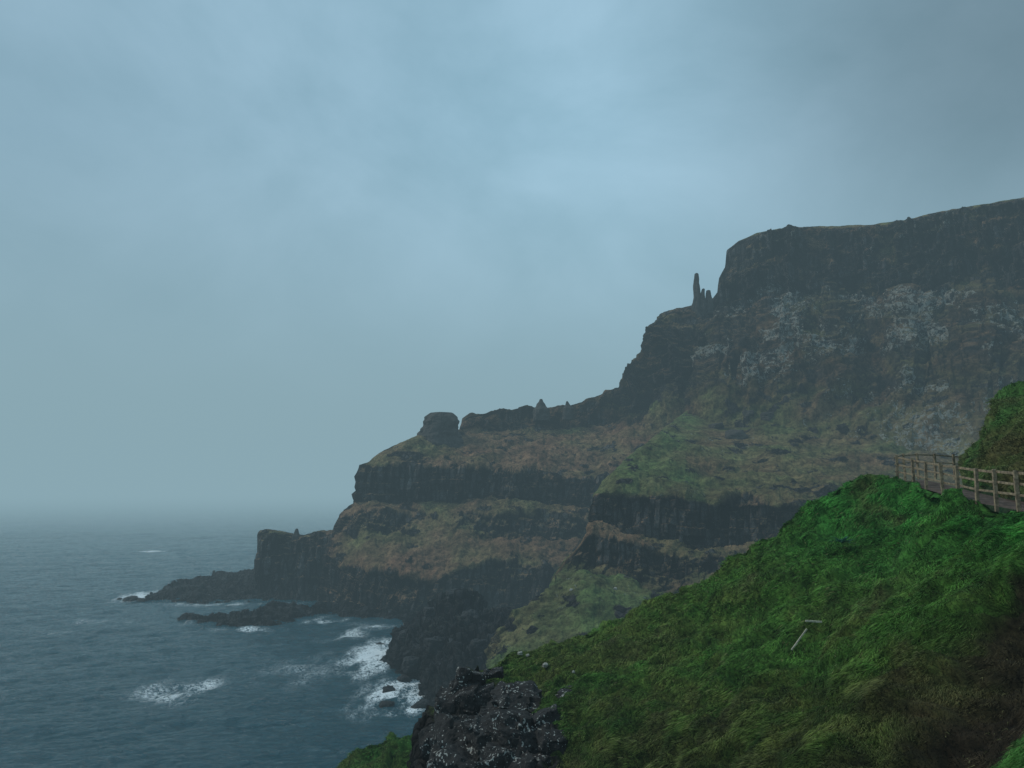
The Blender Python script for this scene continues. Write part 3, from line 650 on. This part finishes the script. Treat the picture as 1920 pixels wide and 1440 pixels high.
out=N_.new('ShaderNodeOutputMaterial');b=N_.new('ShaderNodeBsdfPrincipled')
b.inputs['Base Color'].default_value=(.008,.070,.095,1);b.inputs['Roughness'].default_value=.08;b.inputs['IOR'].default_value=1.33
geo=N_.new('ShaderNodeNewGeometry');mp=N_.new('ShaderNodeMapping');mp.inputs['Rotation'].default_value=(0,0,-.45);mp.inputs['Scale'].default_value=(.5,1,1);L_.new(geo.outputs['Position'],mp.inputs[0])
n1=N_.new('ShaderNodeTexNoise');n1.inputs['Scale'].default_value=.6;n1.inputs['Detail'].default_value=8;n1.inputs['Roughness'].default_value=.66;n1.inputs['Distortion'].default_value=.6;L_.new(mp.outputs[0],n1.inputs['Vector'])
bp=N_.new('ShaderNodeBump');bp.inputs['Strength'].default_value=1;bp.inputs['Distance'].default_value=1.7;L_.new(n1.outputs[0],bp.inputs['Height']);L_.new(bp.outputs[0],b.inputs['Normal'])
at=N_.new('ShaderNodeAttribute');at.attribute_name='Col'
n2=N_.new('ShaderNodeTexNoise');n2.inputs['Scale'].default_value=.5;n2.inputs['Detail'].default_value=9;n2.inputs['Roughness'].default_value=.75;n2.inputs['Distortion'].default_value=1.8;L_.new(geo.outputs['Position'],n2.inputs['Vector'])
s1=N_.new('ShaderNodeMath');s1.operation='SUBTRACT';s1.inputs[1].default_value=.5;L_.new(n2.outputs[0],s1.inputs[0])
s2=N_.new('ShaderNodeMath');s2.operation='ABSOLUTE';L_.new(s1.outputs[0],s2.inputs[0])
s3=N_.new('ShaderNodeMath');s3.operation='MULTIPLY_ADD';s3.inputs[1].default_value=-8.0;L_.new(s2.outputs[0],s3.inputs[0]);L_.new(at.outputs['Fac'],s3.inputs[2])
s4=N_.new('ShaderNodeMapRange');s4.inputs[1].default_value=.08;s4.inputs[2].default_value=.36;L_.new(s3.outputs[0],s4.inputs[0])
fm=N_.new('ShaderNodeBsdfDiffuse');fm.inputs[0].default_value=(.75,.8,.82,1)
mx=N_.new('ShaderNodeMixShader');L_.new(s4.outputs[0],mx.inputs[0]);L_.new(b.outputs[0],mx.inputs[1]);L_.new(fm.outputs[0],mx.inputs[2]);L_.new(mx.outputs[0],out.inputs[0])
f3=np.clip(foam,0,1.4).reshape(-1,1)
o=mesh_obj('sea',np.stack([XX,YY,ZZ],-1).reshape(-1,3),fc,m,cols=np.repeat(f3,3,1));tag(o,'cold grey-blue sea with patches of white foam','sea',kind='structure')

# ------------------------------------------------------------ sea mist: a thin veil over the bay and a denser bank offshore
def mist(name,SIG,col,bx,label):
    m,nt,N_,L_=newmat(name+'_volume')
    out=N_.new('ShaderNodeOutputMaterial');ab=N_.new('ShaderNodeVolumeAbsorption');em=N_.new('ShaderNodeEmission');ad=N_.new('ShaderNodeAddShader')
    ab.inputs['Color'].default_value=(0,0,0,1);ab.inputs['Density'].default_value=SIG
    em.inputs['Color'].default_value=(*col,1);em.inputs['Strength'].default_value=SIG  # mist emits its haze colour itself, standing for scattered skylight
    L_.new(ab.outputs[0],ad.inputs[0]);L_.new(em.outputs[0],ad.inputs[1]);L_.new(ad.outputs[0],out.inputs['Volume'])
    x0,x1,y0,y1,z0,z1=bx
    V=[(x,y,z) for x in(x0,x1) for y in(y0,y1) for z in(z0,z1)]
    Fc=[(0,1,3,2),(4,6,7,5),(0,4,5,1),(2,3,7,6),(0,2,6,4),(1,5,7,3)]
    o=mesh_obj(name,V,Fc,m,smooth=False);tag(o,label,'fog',kind='structure')
mist('fog',.00042,(.250,.390,.450),(-24000,24000,-24000,24000,-8,400),'thin sea mist hanging over the whole bay')
mist('fog',.00075,(.255,.385,.440),(-23900,23900,750,23900,-7,420),'denser pale mist bank far offshore hiding the horizon')

# ------------------------------------------------------------ sky
wd=bpy.data.worlds.new('World');sc.world=wd;wd.use_nodes=True;nt=wd.node_tree;N_=nt.nodes;L_=nt.links;N_.clear()
out=N_.new('ShaderNodeOutputWorld');bg=N_.new('ShaderNodeBackground');bg.inputs['Strength'].default_value=.135;L_.new(bg.outputs[0],out.inputs[0])
EL,AZ=math.radians(42),math.radians(-78)
sk=N_.new('ShaderNodeTexSky');sk.sky_type='NISHITA';sk.sun_disc=False;sk.sun_elevation=EL;sk.sun_rotation=AZ
tc=N_.new('ShaderNodeTexCoord')
mp=N_.new('ShaderNodeMapping');mp.inputs['Scale'].default_value=(1,1,1.35);mp.inputs['Rotation'].default_value=(.2,.9,.3);L_.new(tc.outputs['Generated'],mp.inputs[0])
n1=N_.new('ShaderNodeTexNoise');n1.inputs['Scale'].default_value=3.0;n1.inputs['Detail'].default_value=9;n1.inputs['Roughness'].default_value=.55;n1.inputs['Distortion'].default_value=.25;L_.new(mp.outputs[0],n1.inputs['Vector'])
r=N_.new('ShaderNodeValToRGB');cr=r.color_ramp;cr.elements[0].position=.33;cr.elements[1].position=.68
cr.elements[0].color=(1.62,2.84,3.62,1);cr.elements[1].color=(2.62,4.05,5.10,1)
L_.new(n1.outputs[0],r.inputs[0])
val=None
def lobe(px,py,width,amp):
    global val
    d=Pt(px,py,100.)-np.array([0,0,H]);d/=np.linalg.norm(d)
    dt=N_.new('ShaderNodeVectorMath');dt.operation='DISTANCE';L_.new(tc.outputs['Generated'],dt.inputs[0]);dt.inputs[1].default_value=tuple(d)
    mr=N_.new('ShaderNodeMapRange');mr.interpolation_type='SMOOTHSTEP';mr.inputs[1].default_value=width;mr.inputs[2].default_value=0;mr.inputs[3].default_value=0;mr.inputs[4].default_value=amp
    L_.new(dt.outputs['Value'],mr.inputs[0])
    a=N_.new('ShaderNodeMath');a.operation='ADD';L_.new(mr.outputs[0],a.inputs[0])
    if val is None:a.inputs[1].default_value=1.0
    else:L_.new(val,a.inputs[1])
    val=a.outputs[0]
lobe(950,420,.75,.14);lobe(1300,620,.55,.22);lobe(1150,180,.38,.08);lobe(1960,40,.55,-.40);lobe(1760,240,.42,-.22);lobe(40,560,.5,-.10);lobe(60,60,.4,-.05)
sc1=N_.new('ShaderNodeVectorMath');sc1.operation='SCALE';L_.new(r.outputs[0],sc1.inputs[0]);L_.new(val,sc1.inputs['Scale'])
mx=N_.new('ShaderNodeMix');mx.data_type='RGBA';mx.inputs[0].default_value=.94;L_.new(sk.outputs[0],mx.inputs[6]);L_.new(sc1.outputs[0],mx.inputs[7]);L_.new(mx.outputs[2],bg.inputs[0])

sl=bpy.data.lights.new('sun','SUN');sl.energy=1.5;sl.angle=math.radians(10);sl.color=(1,.92,.80)
so=bpy.data.objects.new('sun',sl);COL.objects.link(so)
from mathutils import Vector
dv=Vector((math.sin(AZ)*math.cos(EL),math.cos(AZ)*math.cos(EL),math.sin(EL)))
so.rotation_euler=dv.to_track_quat('Z','Y').to_euler();so.location=(0,0,200)

cam=bpy.data.cameras.new('camera');co=bpy.data.objects.new('camera',cam);COL.objects.link(co)
cam.sensor_width=36;cam.lens=36*F/1920;cam.clip_end=60000;cam.clip_start=.1
co.location=(0,0,H);co.rotation_euler=(math.pi/2+TH,0,0);sc.camera=co
sc.view_settings.view_transform='Standard'
try: sc.view_settings.look='None'
except Exception: pass
